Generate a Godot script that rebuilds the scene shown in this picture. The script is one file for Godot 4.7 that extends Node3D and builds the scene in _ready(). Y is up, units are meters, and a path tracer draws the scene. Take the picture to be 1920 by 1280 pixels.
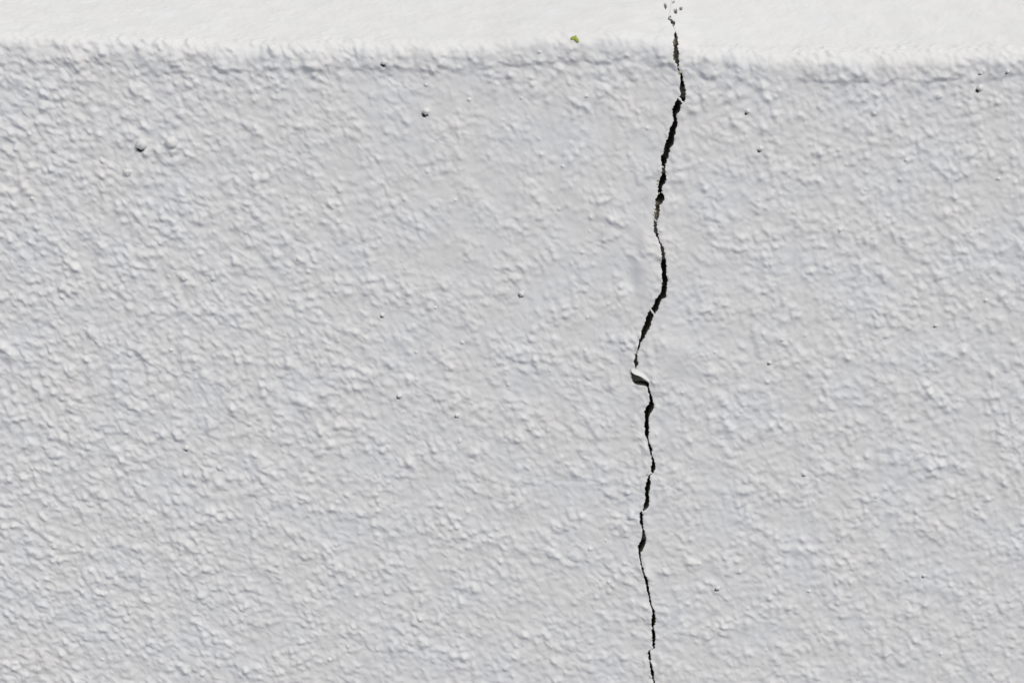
extends Node3D
# A low garden wall in white masonry paint, seen close up: the textured front face, its rounded top edge,
# the sloping top, and a crack that runs down the face. Units are metres; the wall's front lies on z = 0.

const WALL_TOP := 1.0          # height of the front edge of the wall
const ROUND := 0.007           # radius of the rounded edge
const SLOPE := 0.2618          # the top rises towards the back
const AIM := Vector3(0.0, 0.8657, 0.0)
const AWAY := 0.907
const PITCH := 0.2618
const FOCAL := 3629.0          # of a picture 1920 wide, in pixels
const CRACK_X := 0.0655

var eye := AIM + Vector3(0, sin(PITCH), cos(PITCH)) * AWAY
var table_t := PackedFloat32Array()
var table_y := PackedFloat32Array()
var table_d := PackedFloat32Array()
var coarse := FastNoiseLite.new()
var lumps := FastNoiseLite.new()
var stipple := FastNoiseLite.new()
var grain := FastNoiseLite.new()
var drift := FastNoiseLite.new()
var tint := FastNoiseLite.new()
var rng := RandomNumberGenerator.new()
var crack_t := PackedFloat32Array()
var crack_l := PackedFloat32Array()
var crack_r := PackedFloat32Array()
var nibs: Array = []
var swells: Array = []
var pits: Array = []
var paint: StandardMaterial3D
var mortar: StandardMaterial3D
var pale: StandardMaterial3D

func _ready():
	# ---- camera
	var cam := Camera3D.new()
	cam.name = "camera"
	cam.position = eye
	cam.rotation = Vector3(-PITCH, 0, 0)
	cam.fov = 20.0
	cam.near = 0.05
	cam.far = 300.0
	add_child(cam)
	# ---- overcast sky
	var env := Environment.new()
	env.background_mode = Environment.BG_SKY
	var sky_look := ProceduralSkyMaterial.new()
	sky_look.sky_top_color = Color(0.81, 0.812, 0.79)
	sky_look.sky_horizon_color = Color(0.765, 0.818, 0.935)
	sky_look.sky_curve = 0.2
	sky_look.ground_horizon_color = Color(0.45, 0.46, 0.45)
	sky_look.ground_bottom_color = Color(0.3, 0.3, 0.29)
	sky_look.sun_angle_max = 1.0
	var sky := Sky.new()
	sky.sky_material = sky_look
	env.sky = sky
	env.tonemap_mode = Environment.TONE_MAPPER_LINEAR
	env.tonemap_exposure = 1.0
	env.sdfgi_enabled = true
	env.ssao_enabled = true
	env.ssil_enabled = true
	var world := WorldEnvironment.new()
	world.name = "world"
	world.environment = env
	add_child(world)
	# ---- the sun behind thin cloud, high on the right
	var sun := DirectionalLight3D.new()
	sun.name = "sun"
	sun.light_energy = 0.5
	sun.light_color = Color(1.0, 0.972, 0.915)
	sun.light_angular_distance = 14.0
	sun.shadow_enabled = true
	sun.look_at_from_position(Vector3(0.45, 0.62, 0.62), Vector3.ZERO, Vector3.UP)
	add_child(sun)

	prepare()
	materials()
	build_ground()
	build_wall()

# ------------------------------------------------------------------ measuring

func sstep(a: float, b: float, x: float) -> float:
	var k := clampf((x - a) / (b - a), 0.0, 1.0)
	return k * k * (3.0 - 2.0 * k)

# height, depth and outward direction of the bare wall at distance s past its front edge (negative: down the face)
func profile(s: float) -> Vector4:
	if s < 0.0:
		return Vector4(WALL_TOP + s, 0.0, 0.0, 1.0)
	var most := PI / 2 - SLOPE
	var a := minf(s / ROUND, most)
	var p := Vector4(WALL_TOP + ROUND * sin(a), -ROUND * (1.0 - cos(a)), sin(a), cos(a))
	var d := s - ROUND * most
	if d > 0.0:
		p.x += d * sin(SLOPE)
		p.y -= d * cos(SLOPE)
	return p

func prepare():
	# how far along the profile each height of the photograph lies
	var f := Vector3(0, -sin(PITCH), -cos(PITCH))
	var u := Vector3(0, cos(PITCH), -sin(PITCH))
	var t := -0.36
	while t < 0.12:
		var p := profile(t)
		var v := Vector3(0, p.x, p.y) - eye
		table_t.append(t)
		table_d.append(v.dot(f))
		table_y.append(640.0 - FOCAL * v.dot(u) / v.dot(f))
		t += 0.0005
	set_up(coarse, 11, 0.045)
	set_up(lumps, 23, 0.225)
	set_up(stipple, 37, 0.38)
	set_up(grain, 41, 0.95)
	set_up(drift, 53, 0.11)
	set_up(tint, 67, 0.06)
	rng.seed = 77
	# the two edges of the crack, read down the wall: height, left edge, right edge
	var rows := [
		[-20, 1262, 1262], [30, 1254, 1254], [34, 1253, 1255], [38, 1254, 1263.5], [42, 1257.5, 1266], [46, 1261, 1264.5], [48.5, 1263, 1263.4], [58, 1267, 1267.3],
		[61, 1265, 1269], [65, 1264.5, 1271], [70, 1265, 1271], [75, 1262.5, 1271], [82, 1262.5, 1272], [88, 1263, 1270.5], [95, 1262.5, 1271.5],
		[103, 1262, 1273], [110, 1262, 1273.5], [115, 1266, 1273.5], [121, 1270, 1273], [126, 1270, 1271.5], [131, 1271, 1273.5], [136, 1275, 1277.5], [142, 1275, 1280.5],
		[150, 1276, 1281.5], [158, 1276, 1283.5], [166, 1274.5, 1285], [172, 1275, 1285.5], [179, 1277, 1286.5], [185, 1270, 1285], [192, 1267, 1283], [196, 1264, 1276.5],
		[202, 1262, 1276], [208, 1261, 1275], [214, 1261, 1268], [222, 1263, 1269.5], [228, 1263, 1271], [235, 1259.5, 1271.5], [242, 1255, 1267], [250, 1254.5, 1267],
		[258, 1253, 1263], [265, 1248, 1264.5], [272, 1247, 1262], [278, 1245.5, 1256], [286, 1243.5, 1255.5], [293, 1240, 1254], [298, 1238, 1251], [304, 1241, 1249],
		[312, 1242, 1248], [318, 1240.5, 1247.5], [326, 1241, 1248], [334, 1237.5, 1250], [342, 1236, 1248.5], [348, 1234.5, 1243], [356, 1234.5, 1241], [364, 1233.5, 1244],
		[372, 1230, 1246.5], [380, 1228.5, 1243], [384, 1229, 1237], [392, 1229, 1237], [400, 1227, 1236.5], [408, 1226, 1235], [414, 1225, 1232], [428, 1226, 1232.5],
		[436, 1227, 1233.3], [444, 1232, 1235], [452, 1235, 1237], [460, 1238, 1242], [468, 1239, 1246], [480, 1240, 1247.5], [492, 1239.5, 1249], [498, 1238.5, 1250],
		[505, 1240.5, 1249.5], [515, 1241, 1250.5], [525, 1241.5, 1252], [535, 1240.5, 1251.5], [545, 1240, 1250], [552, 1236, 1249], [558, 1233, 1248.5], [561, 1228, 1241],
		[570, 1226.8, 1237.5], [577, 1222, 1235.5], [584, 1216, 1231], [590, 1213, 1227], [597, 1211, 1223.5], [608, 1208.5, 1220], [618, 1203, 1217], [626, 1201.5, 1212],
		[634, 1200, 1209], [640, 1198, 1203], [648, 1196.5, 1200], [655, 1195, 1198], [660, 1194, 1195.5], [666, 1190.5, 1196], [672, 1189.7, 1194], [678, 1189, 1197],
		[684, 1190.5, 1195.5], [688, 1191, 1193.5], [692, 1191.5, 1193], [697, 1186, 1192], [701, 1184, 1194], [705, 1184.3, 1199], [709, 1185.5, 1204], [713, 1186.5, 1210],
		[717, 1187.5, 1217], [720, 1189.5, 1217.4], [722, 1196, 1217.4], [723.5, 1212.5, 1217.4], [730, 1214.5, 1219], [740, 1217, 1222], [750, 1218, 1224.5],
		[757, 1217, 1226], [763, 1212, 1226.5], [770, 1208.3, 1224], [776, 1208.7, 1218], [785, 1209, 1216.5], [795, 1209, 1216.5], [808, 1208.7, 1217], [815, 1210, 1216.5],
		[822, 1213, 1216], [828, 1215, 1217], [834, 1216, 1220], [842, 1217, 1223.5], [848, 1218.5, 1222], [854, 1220.5, 1223.5], [860, 1222, 1225.5], [866, 1222.5, 1228],
		[874, 1221, 1231], [880, 1220, 1228.5], [885, 1221.5, 1226], [888, 1221.5, 1224], [891, 1216, 1219], [896, 1214.5, 1218.5], [904, 1212, 1221], [911, 1209.5, 1219.7],
		[917, 1208.5, 1218], [925, 1210, 1216.5], [935, 1210.5, 1217.5], [942, 1208, 1217.5], [948, 1206.5, 1216.5], [953, 1207.5, 1213], [957, 1204, 1206.5], [960, 1199.5, 1205],
		[966, 1199.5, 1205.5], [972, 1200, 1206], [980, 1199, 1206], [986, 1203, 1206.5], [992, 1204.5, 1207], [1000, 1205, 1210], [1008, 1203, 1212], [1015, 1201, 1211.5],
		[1024, 1195.8, 1209], [1030, 1197, 1206], [1036, 1197.5, 1201], [1046, 1199, 1202.3], [1058, 1201, 1204.7], [1072, 1205, 1208.5], [1085, 1209, 1215], [1100, 1212, 1217],
		[1115, 1215, 1219], [1130, 1218.5, 1221], [1142, 1222.5, 1226.5], [1155, 1222, 1229], [1168, 1221, 1229.5], [1174, 1222.7, 1226], [1180, 1222.5, 1226.5],
		[1190, 1222.5, 1229.5], [1205, 1223.5, 1228.5], [1215, 1224.5, 1228], [1218, 1219.5, 1221.5], [1221, 1214.5, 1218], [1230, 1215.5, 1221], [1240, 1217.5, 1220],
		[1250, 1219, 1224], [1260, 1219.7, 1227], [1270, 1222, 1226], [1280, 1225.5, 1229], [1320, 1224, 1228], [1400, 1230, 1233], [1500, 1226, 1228]]
	for r in rows:
		var a := on_wall(r[1], r[0])
		var b := on_wall(r[2], r[0])
		crack_t.append(a.y)
		crack_l.append(a.x)
		crack_r.append(b.x)
	# grains under the paint: place and radius
	nibs = [
		[721, 116, 6.5, 1], [799, 208, 9, 1], [800, 159, 4.5, 0], [266, 270, 11, 1], [321, 266, 14, 0], [880, 187, 5, 0], [978, 184, 3.5, 0], [1100, 180, 4, 0],
		[1402, 208, 5.5, 1], [1426, 278, 6, 1], [1838, 164, 7, 1], [1839, 136, 4, 1], [1889, 133, 4, 1], [758, 373, 5, 0], [853, 375, 4.5, 0], [978, 550, 6.5, 1],
		[717, 590, 5, 1], [816, 576, 4.5, 0], [867, 641, 4.5, 0], [749, 741, 6, 1], [857, 778, 5.5, 1], [726, 838, 4, 0], [862, 826, 5, 0], [1346, 1101, 6.5, 1],
		[1733, 1078, 4.5, 1], [1141, 1090, 5, 0], [1755, 610, 4.5, 1], [1849, 563, 4.5, 0], [1443, 679, 4.5, 1], [1873, 335, 4.5, 0], [1466, 636, 4.5, 0], [1107, 1028, 5.5, 0],
		[1517, 1108, 5, 0], [1509, 888, 5, 1], [1643, 929, 5.5, 0], [1387, 1071, 6, 0], [1055, 311, 4, 0], [349, 839, 6, 1], [60, 372, 5.5, 0], [946, 650, 3.5, 0],
		[1764, 1225, 5, 0], [102, 1024, 6.5, 0], [191, 1236, 4.5, 0], [1239, 432, 5, 0], [780, 660, 4, 0], [1012, 97, 4.5, 0], [238, 322, 10, 0], [320, 656, 6, 0],
		[618, 1236, 6, 0], [468, 795, 5, 0], [1340, 660, 4, 0], [1280, 735, 4.5, 0], [1575, 430, 5, 0], [1700, 300, 4.5, 0], [560, 485, 5, 0], [345, 520, 8, 0], [1640, 212, 6, 0], [1760, 180, 8, 0]]
	# broad swellings (positive) and dents beside the crack: place, half sizes, height in millimetres
	swells = [[1212, 500, 26, 62, 1.6], [1184, 528, 13, 28, -1.3], [1262, 660, 46, 46, 1.4], [1232, 705, 22, 24, 0.5], [1242, 118, 24, 20, 0.7], [1290, 228, 9, 16, -0.5],
		[1236, 795, 12, 20, -0.5], [1196, 735, 18, 30, 0.35], [1208, 445, 14, 26, 1.1], [1258, 362, 9, 8, -0.4], [1236, 1060, 11, 16, -0.45], [1216, 1040, 10, 14, -0.3],
		[1185, 585, 16, 40, 0.3], [690, 240, 120, 90, 0.5], [1600, 700, 170, 120, 0.5], [430, 980, 150, 90, 0.5]]
	# spots where the paint has come off the top: place, half sizes
	pits = [[1247.5, 10.5, 2.0, 5.0], [1267, 18.5, 3.0, 4.5], [1277, 13.5, 2.4, 3.5], [1262.5, 2, 2.0, 2.0], [1256, 29.5, 2.0, 1.8]]

func set_up(n: FastNoiseLite, number: int, rate: float):
	n.noise_type = FastNoiseLite.TYPE_SIMPLEX_SMOOTH
	n.fractal_type = FastNoiseLite.FRACTAL_NONE
	n.seed = number
	n.frequency = rate

# place on the wall (sideways, along the profile) of a spot measured in the photograph
func on_wall(px: float, py: float) -> Vector2:
	var lo := 0
	var hi := table_y.size() - 1
	while hi - lo > 1:
		var mid := (lo + hi) / 2
		if table_y[mid] > py:
			lo = mid
		else:
			hi = mid
	var k := clampf((table_y[lo] - py) / (table_y[lo] - table_y[hi]), 0.0, 1.0)
	var d := lerpf(table_d[lo], table_d[hi], k)
	return Vector2((px - 960.0) / FOCAL * d, lerpf(table_t[lo], table_t[hi], k))

# how much higher or lower the wall's edge stands here; it has dropped on the right of the crack
func edge_rise(x: float) -> float:
	var at := [-0.6, -0.25, -0.19, -0.12, -0.06, -0.015, 0.01, 0.052, 0.068, 0.088, 0.125, 0.165, 0.205, 0.25, 0.6]
	var up := [5.0, 3.6, 0.6, -1.6, -1.0, -0.6, 2.4, 3.0, 0.6, -4.2, -6.4, -6.4, -5.2, -3.0, -2.0]
	for i in at.size() - 1:
		if x < at[i + 1]:
			return lerpf(up[i], up[i + 1], sstep(at[i], at[i + 1], maxf(x, at[i]))) * 0.001
	return -0.002

func crack_at(t: float) -> Vector2:
	var n := crack_t.size()
	if t >= crack_t[0]:
		return Vector2(crack_l[0], crack_r[0])
	if t <= crack_t[n - 1]:
		var away := crack_t[n - 1] - t
		var sway := 0.012 * sin(away * 17.0) + 0.004 * sin(away * 61.0)
		return Vector2(crack_l[n - 1] + sway, crack_r[n - 1] + sway)
	var lo := 0
	var hi := n - 1
	while hi - lo > 1:
		var mid := (lo + hi) / 2
		if crack_t[mid] > t:
			lo = mid
		else:
			hi = mid
	var k := (crack_t[lo] - t) / maxf(crack_t[lo] - crack_t[hi], 1e-7)
	var l := lerpf(crack_l[lo], crack_l[hi], k)
	var r := lerpf(crack_r[lo], crack_r[hi], k)
	var rough := minf(0.0003, (r - l) * 0.26)
	l += rough * stipple.get_noise_2d(t * 2600.0, 7.0) * 1.6
	r += rough * stipple.get_noise_2d(t * 2600.0, 91.0) * 1.6
	if r < l + 0.00001:
		r = l + 0.00001
	return Vector2(l, r)

# how thickly the textured paint lies here
func strength_at(x: float, t: float, c: float) -> float:
	var u := (x + 0.01) / 0.085
	var v := (t + 0.06) / 0.055
	return 0.9 + 0.5 * c + 0.22 * exp(-pow((t + 0.006) / 0.009, 2.0)) + 0.45 * clampf((-x - 0.02) / 0.2, 0.0, 1.0) - 0.35 * exp(-u * u - v * v) - 0.45 * exp(-pow((x - 0.0615) / 0.007, 2.0) - pow((t + 0.101) / 0.017, 2.0)) - 0.4 * exp(-pow((x - 0.076) / 0.011, 2.0) - pow((t + 0.142) / 0.012, 2.0))

# relief of the painted surface, in metres, at x and t
func relief(x: float, t: float, far: float) -> float:
	var a := x * 1000.0
	var b := t * 1000.0
	var w := drift.get_noise_2d(a, b)
	var v := drift.get_noise_2d(a + 300.0, b - 200.0)
	var c := coarse.get_noise_2d(a, b)
	var p := (a * 0.84 - b * 0.54) * 0.92 + w * 0.8
	var q := a * 0.54 + b * 0.84 + v * 0.8
	var n0 := lumps.get_noise_2d(p, q)
	# the wet paint has sagged: lumps lean down and to the left
	var n := lumps.get_noise_2d(p + 0.05 * n0, q + 0.2 * n0)
	var m := stipple.get_noise_2d(p * 0.9 + 0.1 * n0, q + 0.3 * n0)
	var strength := strength_at(x, t, c)
	if t > 0.006:
		strength *= lerpf(1.0, 0.6, sstep(0.006, 0.02, t))
	var h := 0.26 * n + 0.12 * m + 0.24 * drift.get_noise_2d(a * 0.9 + 50.0, b * 0.9)
	if far < 0.5:
		h += 0.028 * grain.get_noise_2d(a, b)
	return (h * strength + 0.3 * c) * 0.001 * (1.0 - far)

# a place on the wall: x, t and height above the bare wall
func spot(x: float, t: float, h: float) -> Vector3:
	if t < -0.05:
		return Vector3(x, WALL_TOP + t, h)
	var e := edge_rise(x) * sstep(-0.05, -0.012, t) 
	var s := t - e
	e *= 1.0 - 0.85 * sstep(0.012, 0.08, s)
	var p := profile(s)
	var jag := 0.0014 * drift.get_noise_2d(x * 1000.0, 400.0) + 0.0004 * lumps.get_noise_2d(x * 1000.0, 800.0)
	var keep := 0.35 + 0.7 * sstep(-0.3, 0.4, drift.get_noise_2d(x * 520.0, 900.0))
	keep *= lerpf(1.0, 0.45, sstep(-0.17, -0.22, x))
	var lip := 0.0013 * keep * sstep(-0.0075 + jag, -0.0045 + jag - 0.0012 * stipple.get_noise_2d(x * 600.0, t * 600.0), s) * (1.0 - sstep(-0.001, 0.008, s))
	h += lip
	return Vector3(x, p.x + e + p.z * h, p.y + p.w * h)

# ------------------------------------------------------------------ helpers for objects

func tag(o: Node, label: String, category: String, group := "", kind := ""):
	o.set_meta("label", label)
	if category:
		o.set_meta("category", category)
	if group:
		o.set_meta("group", group)
	if kind:
		o.set_meta("kind", kind)

func part(called: String, mesh: Mesh, m: Material, parent: Node) -> MeshInstance3D:
	var o := MeshInstance3D.new()
	o.name = called
	o.mesh = mesh
	o.material_override = m
	parent.add_child(o, true)
	return o

func sheet(pos: PackedVector3Array, nor: PackedVector3Array, col: PackedColorArray, idx: PackedInt32Array) -> ArrayMesh:
	var a := []
	a.resize(Mesh.ARRAY_MAX)
	a[Mesh.ARRAY_VERTEX] = pos
	a[Mesh.ARRAY_NORMAL] = nor
	if col.size():
		a[Mesh.ARRAY_COLOR] = col
	a[Mesh.ARRAY_INDEX] = idx
	var m := ArrayMesh.new()
	m.add_surface_from_arrays(Mesh.PRIMITIVE_TRIANGLES, a)
	return m

# a grid of points, rows by columns, with normals from its own shape; flip turns its front over
func grid_normals(pos: PackedVector3Array, nr: int, nc: int, flip: bool) -> PackedVector3Array:
	var out := PackedVector3Array()
	out.resize(pos.size())
	var sign := -1.0 if flip else 1.0
	for j in nr:
		var up := mini(j + 1, nr - 1) * nc
		var dn := maxi(j - 1, 0) * nc
		var row := j * nc
		for i in nc:
			var du := pos[row + mini(i + 1, nc - 1)] - pos[row + maxi(i - 1, 0)]
			var dv := pos[up + i] - pos[dn + i]
			out[row + i] = (du.cross(dv) * sign * 1.0e6).normalized()
	return out

func grid_index(nr: int, nc: int, j0: int, j1: int, flip: bool) -> PackedInt32Array:
	var idx := PackedInt32Array()
	idx.resize((j1 - j0) * (nc - 1) * 6)
	var k := 0
	for j in range(0, j1 - j0):
		for i in nc - 1:
			var a := j * nc + i
			var b := a + 1
			var c := a + nc
			var d := c + 1
			if flip:
				idx[k] = a; idx[k + 1] = b; idx[k + 2] = d
				idx[k + 3] = a; idx[k + 4] = d; idx[k + 5] = c
			else:
				idx[k] = a; idx[k + 1] = d; idx[k + 2] = b
				idx[k + 3] = a; idx[k + 4] = c; idx[k + 5] = d
			k += 6
	return idx

func strip_mesh(pos: PackedVector3Array, nr: int, nc: int, flip := false) -> ArrayMesh:
	return sheet(pos, grid_normals(pos, nr, nc, flip), PackedColorArray(), grid_index(nr, nc, 0, nr - 1, flip))

# an uneven little stone
func pebble(radius: Vector3, seed_number: int, rough: float, rings := 7, around := 10) -> ArrayMesh:
	var n := FastNoiseLite.new()
	n.seed = seed_number
	n.frequency = 0.9
	var pos := PackedVector3Array()
	for j in rings + 1:
		var v := PI * j / rings - PI / 2
		for i in around + 1:
			var u := TAU * (i % around) / around
			var d := Vector3(cos(v) * cos(u), sin(v), -cos(v) * sin(u))
			pos.append(d * radius * (1.0 + rough * n.get_noise_3dv(d)))
	return strip_mesh(pos, rings + 1, around + 1)

# ------------------------------------------------------------------ materials

func materials():
	paint = StandardMaterial3D.new()
	paint.resource_name = "white masonry paint"
	paint.vertex_color_use_as_albedo = true
	paint.roughness = 0.62
	paint.metallic_specular = 0.4
	pale = StandardMaterial3D.new()
	pale.resource_name = "broken paint edge"
	pale.albedo_color = Color(0.79, 0.795, 0.81).linear_to_srgb()
	pale.roughness = 0.7
	mortar = StandardMaterial3D.new()
	mortar.resource_name = "weathered render inside the crack"
	var n := NoiseTexture2D.new()
	n.width = 256
	n.height = 256
	n.seamless = true
	var fn := FastNoiseLite.new()
	fn.seed = 5
	fn.frequency = 0.05
	fn.fractal_octaves = 4
	n.noise = fn
	var ramp := Gradient.new()
	ramp.set_color(0, Color(0.16, 0.15, 0.125).linear_to_srgb())
	ramp.set_color(1, Color(0.30, 0.285, 0.235).linear_to_srgb())
	n.color_ramp = ramp
	mortar.albedo_texture = n
	mortar.uv1_triplanar = true
	mortar.uv1_scale = Vector3(60, 60, 60)
	mortar.roughness = 0.95

# ------------------------------------------------------------------ setting

func build_ground():
	var m := StandardMaterial3D.new()
	m.resource_name = "grey paving"
	var n := NoiseTexture2D.new()
	n.width = 512
	n.height = 512
	n.seamless = true
	var fn := FastNoiseLite.new()
	fn.seed = 9
	fn.frequency = 0.03
	fn.fractal_octaves = 5
	n.noise = fn
	var ramp := Gradient.new()
	ramp.set_color(0, Color(0.19, 0.195, 0.205).linear_to_srgb())
	ramp.set_color(1, Color(0.28, 0.285, 0.30).linear_to_srgb())
	n.color_ramp = ramp
	m.albedo_texture = n
	m.uv1_triplanar = true
	m.uv1_scale = Vector3(1.2, 1.2, 1.2)
	m.roughness = 0.95
	var pos := PackedVector3Array()
	for j in 41:
		for i in 41:
			pos.append(Vector3((i - 20) * 6.0, 0.0, (20 - j) * 6.0))
	var g := part("ground", strip_mesh(pos, 41, 41), m, self)
	tag(g, "grey paved ground in front of the white wall", "", "", "structure")

# ------------------------------------------------------------------ the wall

var rows_t := PackedFloat32Array()
var split_row := 0

func build_wall():
	var wall := Node3D.new()
	wall.name = "garden_wall"
	add_child(wall)
	tag(wall, "white painted rough rendered wall with a jagged crack running down its face", "wall")
	# heights of the rows of points, from the ground up over the edge and back along the top
	var down := PackedFloat32Array()
	var t := -0.352
	var step := 0.0006
	while t > -WALL_TOP:
		down.append(t)
		step *= 1.06
		t -= step
	down.append(-WALL_TOP)
	down.reverse()
	rows_t.append_array(down)
	t = -0.3515
	while t < 0.150:
		rows_t.append(t)
		if split_row == 0 and t > 0.0055:
			split_row = rows_t.size() - 1
		t += 0.00052 if t < 0.012 else 0.0010 if t < 0.08 else 0.004
	build_side(wall, -1.0)
	build_side(wall, 1.0)
	build_back(wall)
	build_crack(wall)
	build_nibs(wall)
	build_scrap()

func build_side(wall: Node, side: float):
	var outs := PackedFloat32Array()
	var d := 0.0
	var step := 0.00035
	var fine := 0.30 + side * -CRACK_X
	while d < 1.4:
		outs.append(d)
		if d < 0.008:
			step = 0.00036
		elif d < fine:
			step = 0.00052
		else:
			step *= 1.035
		d += step
	var nc := outs.size()
	var nr := rows_t.size()
	var xs := PackedFloat32Array()
	var hs := PackedFloat32Array()
	var cs := PackedColorArray()
	xs.resize(nr * nc)
	hs.resize(nr * nc)
	cs.resize(nr * nc)
	for j in nr:
		var t := rows_t[j]
		var c := crack_at(t)
		var gap := c.y - c.x
		var broad := 0.0
		for k in 9:
			var ck := crack_at(t + (k - 4) * 0.0022)
			broad += (ck.x if side < 0 else ck.y) / 9.0
		var shift := broad - CRACK_X
		var tight := (c.x if side < 0 else c.y) - broad
		var curl := 0.00045 * (0.45 + 0.9 * drift.get_noise_2d(t * 900.0, 40.0 * side)) * clampf(gap / 0.0012, 0.0, 1.0)
		var down := sstep(0.35, 0.7, -t)
		for i in nc:
			var o := outs[i]
			var x := CRACK_X + side * o + shift * (1.0 - sstep(0.0, 0.1, o)) + tight * (1.0 - sstep(0.0, 0.013, o))
			var k := j * nc + i
			xs[k] = x
			var far := maxf(sstep(fine, fine + 0.5, o) * 0.7, down * 0.7)
			var h := relief(x, t, far)
			if o < 0.02:
				h += curl * exp(-o / 0.0035) - 0.00022 * exp(-o / 0.0003)
			hs[k] = h
			var v := 0.80 + 0.022 * tint.get_noise_2d(x * 1000.0, t * 1000.0)
			var w := 0.010 * tint.get_noise_2d(x * 450.0 + 900.0, t * 450.0)
			cs[k] = Color(v - 0.010 + w, v - 0.007, v - w + 0.030)
	# blobs that the roller has left, sagging a little to the lower left
	var luck := RandomNumberGenerator.new()
	luck.seed = 500 + int(side)
	var count := int((fine + 0.03) * 0.38 * 1.0e6 / 11.0)
	for n in count:
		var p := Vector2(CRACK_X + side * (luck.randf() * (fine + 0.03) - 0.004), -0.365 + luck.randf() * 0.372)
		var r := 0.0009 + 0.0012 * pow(luck.randf(), 1.4)
		var thick := strength_at(p.x, p.y, coarse.get_noise_2d(p.x * 1000.0, p.y * 1000.0))
		blob(xs, hs, outs, nc, side, p, r, r * thick * luck.randf_range(0.08, 0.42), luck.randf_range(0.85, 1.2), luck.randf_range(-1.5, 1.5))
	for n in int((fine + 0.03) * 0.38 * 1500.0):
		var p := Vector2(CRACK_X + side * (luck.randf() * (fine + 0.03)), -0.365 + luck.randf() * 0.365)
		var r := luck.randf_range(0.0004, 0.0008)
		blob(xs, hs, outs, nc, side, p, r, r * luck.randf_range(0.5, 1.0), luck.randf_range(0.9, 1.2), 0.0)
	# swellings and dents, grains' hollows with shade coloured in, and the chipped spots
	for s in swells:
		var p := on_wall(s[0], s[1])
		stamp(xs, hs, cs, outs, nc, side, p, s[2] * 0.00025, s[3] * 0.00025, s[4] * 0.001, 0)
	for n in nibs:
		var p := on_wall(n[0], n[1])
		var r: float = n[2] * 0.00025
		stamp(xs, hs, cs, outs, nc, side, p, r * 1.5, r * 1.5, r * 0.22, 0)
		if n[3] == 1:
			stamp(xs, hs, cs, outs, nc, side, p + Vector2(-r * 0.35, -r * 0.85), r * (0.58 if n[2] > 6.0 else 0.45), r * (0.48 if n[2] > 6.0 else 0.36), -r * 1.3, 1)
	for s in pits:
		var p := on_wall(s[0], s[1])
		var q := on_wall(s[0], s[1] + s[3])
		stamp(xs, hs, cs, outs, nc, side, p, s[2] * 0.00025, p.y - q.y, -0.0022, 1)
	var pos := PackedVector3Array()
	pos.resize(nr * nc)
	for j in nr:
		var t := rows_t[j]
		for i in nc:
			var k := j * nc + i
			pos[k] = spot(xs[k], t, hs[k])
	var nor := grid_normals(pos, nr, nc, side < 0)
	var from := split_row * nc
	var lower := sheet(pos.slice(0, from + nc), nor.slice(0, from + nc), cs.slice(0, from + nc), grid_index(nr, nc, 0, split_row, side < 0))
	var upper := sheet(pos.slice(from), nor.slice(from), cs.slice(from), grid_index(nr, nc, split_row, nr - 1, side < 0))
	part("painted_face", lower, paint, wall)
	part("painted_top", upper, paint, wall)

func blob(xs: PackedFloat32Array, hs: PackedFloat32Array, outs: PackedFloat32Array, nc: int, side: float, p: Vector2, r: float, high: float, long: float, turn: float):
	var off := (p.x - CRACK_X) * side
	var reach := r * 2.0 * maxf(long, 1.0)
	var i0 := maxi(outs.bsearch(maxf(0.0, off - reach - 0.012)) - 1, 0)
	var i1 := mini(outs.bsearch(maxf(0.0, off + reach + 0.012)) + 1, nc)
	var j0 := maxi(rows_t.bsearch(p.y - reach) - 1, 0)
	var j1 := mini(rows_t.bsearch(p.y + reach) + 1, rows_t.size())
	var cs := cos(turn) / (r * long)
	var sn := sin(turn) / (r * long)
	var ct := cos(turn) / r
	var st := sin(turn) / r
	for j in range(j0, j1):
		var b := rows_t[j] - p.y
		for i in range(i0, i1):
			var k := j * nc + i
			var a := xs[k] - p.x
			var u := a * cs + b * sn
			var v := b * ct - a * st
			# steeper on the lower left, drawn out on the upper right
			var lean := (a + b) / r
			var q := (u * u + v * v) * (1.35 if lean < -0.7 else 1.0 - 0.5 * lean if lean < 0.0 else 1.0 / (1.0 + 0.25 * lean))
			if q < 3.6:
				hs[k] += high * exp(-q * 1.3)

func stamp(xs: PackedFloat32Array, hs: PackedFloat32Array, cs: PackedColorArray, outs: PackedFloat32Array, nc: int, side: float, p: Vector2, rx: float, rt: float, high: float, kind: int):
	var reach := 2.4 if kind == 0 else 1.4
	var off := (p.x - CRACK_X) * side
	if off + rx * reach < -0.02:
		return
	var i0 := maxi(outs.bsearch(maxf(0.0, off - rx * reach - 0.015)) - 1, 0)
	var i1 := mini(outs.bsearch(maxf(0.0, off + rx * reach + 0.015)) + 1, nc)
	var j0 := maxi(rows_t.bsearch(p.y - rt * reach) - 1, 0)
	var j1 := mini(rows_t.bsearch(p.y + rt * reach) + 1, rows_t.size())
	for j in range(j0, j1):
		var b := (rows_t[j] - p.y) / rt
		for i in range(i0, i1):
			var k := j * nc + i
			var a := (xs[k] - p.x) / rx
			var q := a * a + b * b
			if q > reach * reach:
				continue
			if kind == 0:
				hs[k] += high * exp(-q * 1.2)
			else:
				var edge := q + 0.5 * stipple.get_noise_2d(xs[k] * 2500.0, rows_t[j] * 1200.0)
				hs[k] += high * (1.0 - sstep(0.5, 1.1, edge))
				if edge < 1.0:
					cs[k] = Color(0.17, 0.165, 0.135)  # bare render in the chips; below the grains, shade painted into the hollow

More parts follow.
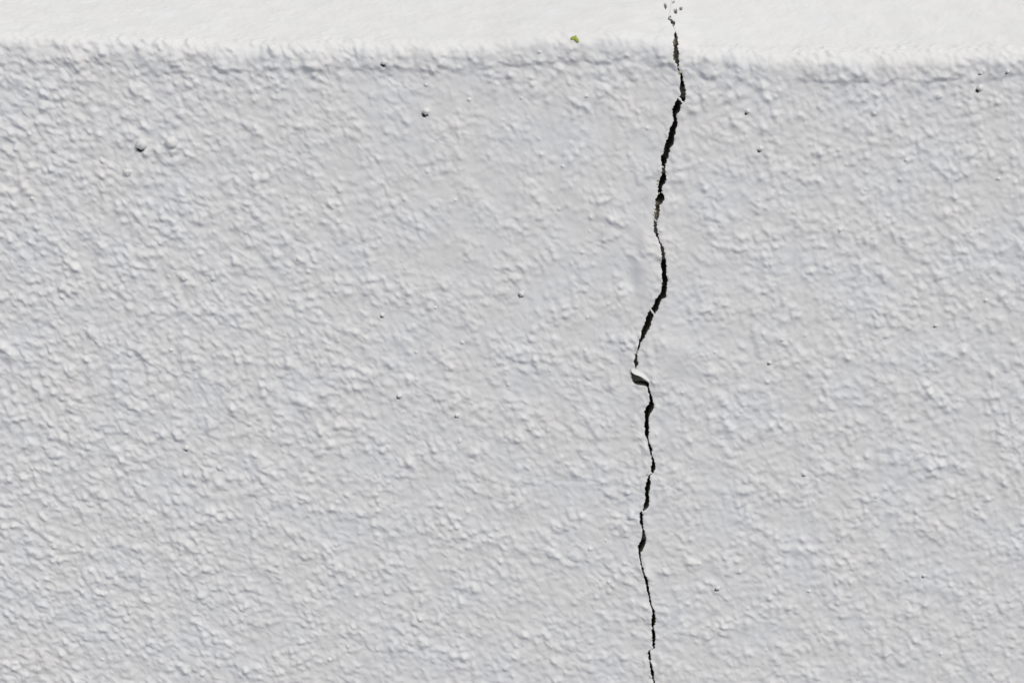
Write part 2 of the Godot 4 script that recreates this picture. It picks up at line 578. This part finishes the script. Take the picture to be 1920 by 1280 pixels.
# the rest of the wall behind the painted front: ends, back and foot
func build_back(wall: Node):
	var p := profile(rows_t[rows_t.size() - 1])
	var depth := p.y
	var top := p.x - 0.004
	var pos := PackedVector3Array()
	for y in [0.0, 0.3, 0.7, top - 0.01, top]:
		for c in [[-1.331, -0.004], [-1.331, depth], [1.4655, depth], [1.4655, -0.004]]:
			pos.append(Vector3(c[0], y, c[1] if y < top else c[1] * 0.97))
	var o := part("wall_back", strip_mesh(pos, 5, 4, true), pale, wall)
	o.set_meta("label", "plain back and ends of the white wall")

# ------------------------------------------------------------------ the crack

func crack_depth(t: float) -> float:
	var y := t * 1000.0
	return 0.014 + 0.006 * drift.get_noise_2d(y * 1.3, 33.0)

func build_crack(wall: Node):
	var crack := Node3D.new()
	crack.name = "crack"
	wall.add_child(crack, true)
	var shallow := []   # stretches where mortar fills the crack nearly to the front: from, to, depth
	for s in [[312, 332, 0.0009], [376, 392, 0.0016], [390, 446, 0.0005], [455, 494, 0.0011], [655, 690, 0.0018], [55, 80, 0.0009], [80, 128, 0.0016], [30, 50, 0.0012], [1000, 1020, 0.0022], [160, 190, 0.0022], [694, 723, 0.0022]]:
		shallow.append([on_wall(1220, s[0]).y, on_wall(1220, s[1]).y, s[2]])
	var inside := PackedVector3Array()
	var lining_l := PackedVector3Array()
	var lining_r := PackedVector3Array()
	var steps := [0.0004, 0.0012, 0.0026, 0.005, 0.009, 0.013]
	var nr := 0
	for j in rows_t.size():
		var t := rows_t[j]
		if t < -0.5 or t > 0.1:
			continue
		nr += 1
		var c := crack_at(t)
		var gap := c.y - c.x
		var deep := crack_depth(t)
		for s in shallow:
			if t < s[0] + 0.001 and t > s[1] - 0.001:
				var inner := minf(sstep(s[0] + 0.001, s[0] - 0.0015, t), sstep(s[1] - 0.001, s[1] + 0.0015, t))
				deep = lerpf(deep, s[2] * (1.0 + 0.5 * stipple.get_noise_2d(t * 1500.0, 12.0)), inner)
		var hl := relief(c.x, t, 0.0) - 0.00010
		var hr := relief(c.y, t, 0.0) - 0.00010
		for side in 2:
			var x := c.x if side == 0 else c.y
			var h := hl if side == 0 else hr
			var out := -1.0 if side == 0 else 1.0
			var lining := lining_l if side == 0 else lining_r
			lining.append(spot(x - out * 0.00002, t, h + 0.00006))
			lining.append(spot(x + out * 0.00003, t, h - 0.00020))
			lining.append(spot(x + out * 0.00010, t, h - 0.00050))
			if side == 0:
				lining_l = lining
			else:
				lining_r = lining
		inside.append(spot(c.x - 0.00006, t, hl - 0.0004))
		for k in steps.size():
			var z: float = minf(steps[k], deep)
			var x := c.x - 0.00006 + 0.0004 * stipple.get_noise_2d(t * 1300.0, z * 1500.0) * minf(1.0, gap / 0.001)
			inside.append(spot(minf(x, c.y + 0.0002), t, hl - 0.0004 - z))
		for i in 3:
			var mid := lerpf(c.x, c.y, 0.25 + 0.25 * i)
			inside.append(spot(mid, t, hl - 0.0004 - deep - 0.0006 + 0.0009 * stipple.get_noise_2d(t * 1700.0, 60.0 + i * 9.0)))
		for k in range(steps.size() - 1, -1, -1):
			var z: float = minf(steps[k], deep)
			var x := c.y + 0.00006 + 0.0004 * stipple.get_noise_2d(t * 1300.0, 300.0 + z * 1500.0) * minf(1.0, gap / 0.001)
			inside.append(spot(maxf(x, c.x - 0.0002), t, hr - 0.0004 - z))
		inside.append(spot(c.y + 0.00006, t, hr - 0.0004))
	part("crack_interior", strip_mesh(inside, nr, steps.size() * 2 + 5), mortar, crack)
	part("paint_edge", strip_mesh(lining_l, nr, 3), pale, crack)
	part("paint_edge", strip_mesh(lining_r, nr, 3, true), pale, crack)
	# slivers of paint skin that still span the gap
	for b in [[1271, 181, 1284, 196, 3.2], [1218, 577, 1230, 594, 3.0], [1220, 884, 1227, 893, 2.6], [1236, 309, 1245, 314, 2.2], [1223, 407, 1232, 416, 2.4], [1202, 955, 1208, 962, 2.5], [1219, 1214, 1224, 1222, 2.4], [1240, 361, 1245, 358, 2.0]]:
		var o := part("paint_bridge", bridge(b), pale, crack)
		o.set_meta("label", "sliver of white paint spanning the crack")
	# crumbs of bare render on the broken edges
	var crumb := StandardMaterial3D.new()
	crumb.resource_name = "bare sandy render"
	crumb.albedo_color = Color(0.56, 0.51, 0.38).linear_to_srgb()
	crumb.roughness = 0.95
	for s in [[1192, 650, 2.2], [1193.5, 657, 2.6], [1191, 663, 2.0], [1196, 661, 2.0], [1276, 134, 2.8], [1274, 138, 2.0], [1214.5, 889, 2.4], [1216, 884, 1.8], [1229, 397, 2.2], [1226, 402, 2.0], [1234, 338, 2.0], [1233, 345, 1.8], [1227, 391, 1.6], [1191, 690, 1.6], [1236, 362, 1.6], [1262, 46, 1.6], [1240, 320, 1.7]]:
		var p := on_wall(s[0], s[1])
		var r: float = s[2] * 0.00025
		var o := part("render_crumb", pebble(Vector3(r, r * rng.randf_range(0.8, 1.3), r), rng.randi() % 1000, 0.7, 5, 7), crumb, crack)
		o.position = spot(p.x, p.y, relief(p.x, p.y, 0.0) - r * 0.2)
		o.rotation = Vector3(rng.randf(), rng.randf(), rng.randf()) * 3.0
	build_flake(crack)

func bridge(b: Array) -> ArrayMesh:
	var a := on_wall(b[0], b[1])
	var c := on_wall(b[2], b[3])
	var along := (c - a).normalized()
	var across := Vector2(-along.y, along.x)
	var pos := PackedVector3Array()
	var n := 9
	for i in n:
		var k := float(i) / (n - 1)
		var m := a.lerp(c, k)
		var half: float = b[4] * 0.000125 * (1.0 + 0.5 * stipple.get_noise_2d(k * 9.0, b[1]))
		if i == 0 or i == n - 1:
			half *= 0.35
		var mid := m + across * 0.00012 * stipple.get_noise_2d(k * 14.0, 55.0 + b[0])
		for w in 9:
			var u := TAU * (w % 8) / 8.0
			var e := mid + across * half * cos(u)
			pos.append(spot(e.x, e.y, relief(m.x, m.y, 0.0) - 0.00005 + half * 0.7 * sin(u)))
	return strip_mesh(pos, n, 9)

# the tongue of paint that has curled off the right-hand edge and hangs over a hollow
func build_flake(crack: Node):
	var rim := [[1183, 694], [1186, 698.5], [1190, 700], [1196, 701.5], [1202, 704], [1208, 708], [1214, 713], [1218.5, 718]]
	var root := [[1187.5, 689], [1191, 691], [1196, 694], [1202, 697], [1208, 700], [1213, 704], [1218, 710], [1221, 716]]
	var lift := [0.0004, 0.0012, 0.0019, 0.0022, 0.0022, 0.0018, 0.0012, 0.0004]
	var n := rim.size()
	var over := PackedVector3Array()
	var rows := 29
	for j in rows:
		var f := float(j) / (rows - 1) * (n - 1)
		var i := mini(int(f), n - 2)
		var k := f - i
		var a := on_wall(lerpf(rim[i][0], rim[i + 1][0], k), lerpf(rim[i][1], rim[i + 1][1], k))
		var c := on_wall(lerpf(root[i][0], root[i + 1][0], k), lerpf(root[i][1], root[i + 1][1], k))
		var high := lerpf(lift[i], lift[i + 1], k)
		for w in 19:
			# over the outside from the root to the rim, round it, and back underneath
			var v := float(w) / 18.0
			var out := v < 0.55
			var b := 1.0 - v / 0.55 if out else (v - 0.55) / 0.45
			var m := a.lerp(c, b)
			var bow := high * pow(1.0 - b, 1.5)
			var h := relief(c.x, c.y, 0.0) * b + 0.0003 + bow
			if w == 0:
				h -= 0.0004
			if not out:
				h -= 0.00045 * sin(minf(1.0, b * 4.0) * PI / 2)
			over.append(spot(m.x, m.y, h + 0.00012 * stipple.get_noise_2d(m.x * 1500.0, m.y * 1500.0)))
	var o := part("paint_flake", strip_mesh(over, rows, 19), pale, crack)
	o.set_meta("label", "curled tongue of paint lifting off over a hollow in the crack")

# ------------------------------------------------------------------ grains

func build_nibs(wall: Node):
	for n in nibs:
		var p := on_wall(n[0], n[1])
		var r: float = n[2] * 0.00025 * 0.8
		var shape := Vector3(r * rng.randf_range(0.9, 1.2), r * rng.randf_range(0.8, 1.05), r * (0.95 if n[3] == 1 else 0.8))
		var o := part("grit_nib", pebble(shape, rng.randi() % 1000, 0.45, 9, 14), pale, wall)
		o.position = spot(p.x, p.y, relief(p.x, p.y, 0.0) + r * (0.35 if n[3] == 1 or n[2] > 12.0 else 0.16))

# ------------------------------------------------------------------ the scrap of leaf on the edge

func build_scrap():
	var m := StandardMaterial3D.new()
	m.resource_name = "young moss green"
	m.albedo_color = Color(0.34, 0.42, 0.07).linear_to_srgb()
	m.roughness = 0.7
	m.backlight_enabled = true
	m.backlight = Color(0.1, 0.14, 0.02)
	var p := on_wall(1077, 78)
	var scrap := Node3D.new()
	scrap.name = "leaf_scrap"
	add_child(scrap)
	scrap.position = spot(p.x, p.y, relief(p.x, p.y, 0.0))
	scrap.rotation = Vector3(-0.7, 0, 0)
	scrap.scale = Vector3.ONE * 1.25
	tag(scrap, "tiny yellow-green bean-shaped scrap of leaf lying on the wall's rounded white edge", "leaf scrap")
	# a bent bean: thick in the middle, hollow along its lower edge
	var pos := PackedVector3Array()
	var rows := 15
	for j in rows:
		var k := float(j) / (rows - 1)
		var u := lerpf(-1.0, 1.0, k)
		var mid := Vector3(u * 0.00155, 0.00045 - 0.00075 * u * u - u * 0.00055, 0.0005)
		var half := 0.00085 * sqrt(maxf(0.0, 1.0 - u * u * u * u)) * (1.0 + 0.25 * u) + 0.00002
		for w in 13:
			var a := TAU * (w % 12) / 12.0
			pos.append(mid + Vector3(0.0, cos(a) * half, sin(a) * half * 0.6 + 0.0001 * sin(u * 9.0)))
	part("blade", strip_mesh(pos, rows, 13, true), m, scrap)
	var tip := part("tip", pebble(Vector3(0.00055, 0.00075, 0.00045), 3, 0.4), m, scrap)
	tip.position = Vector3(0.0003, 0.0011, 0.0004)
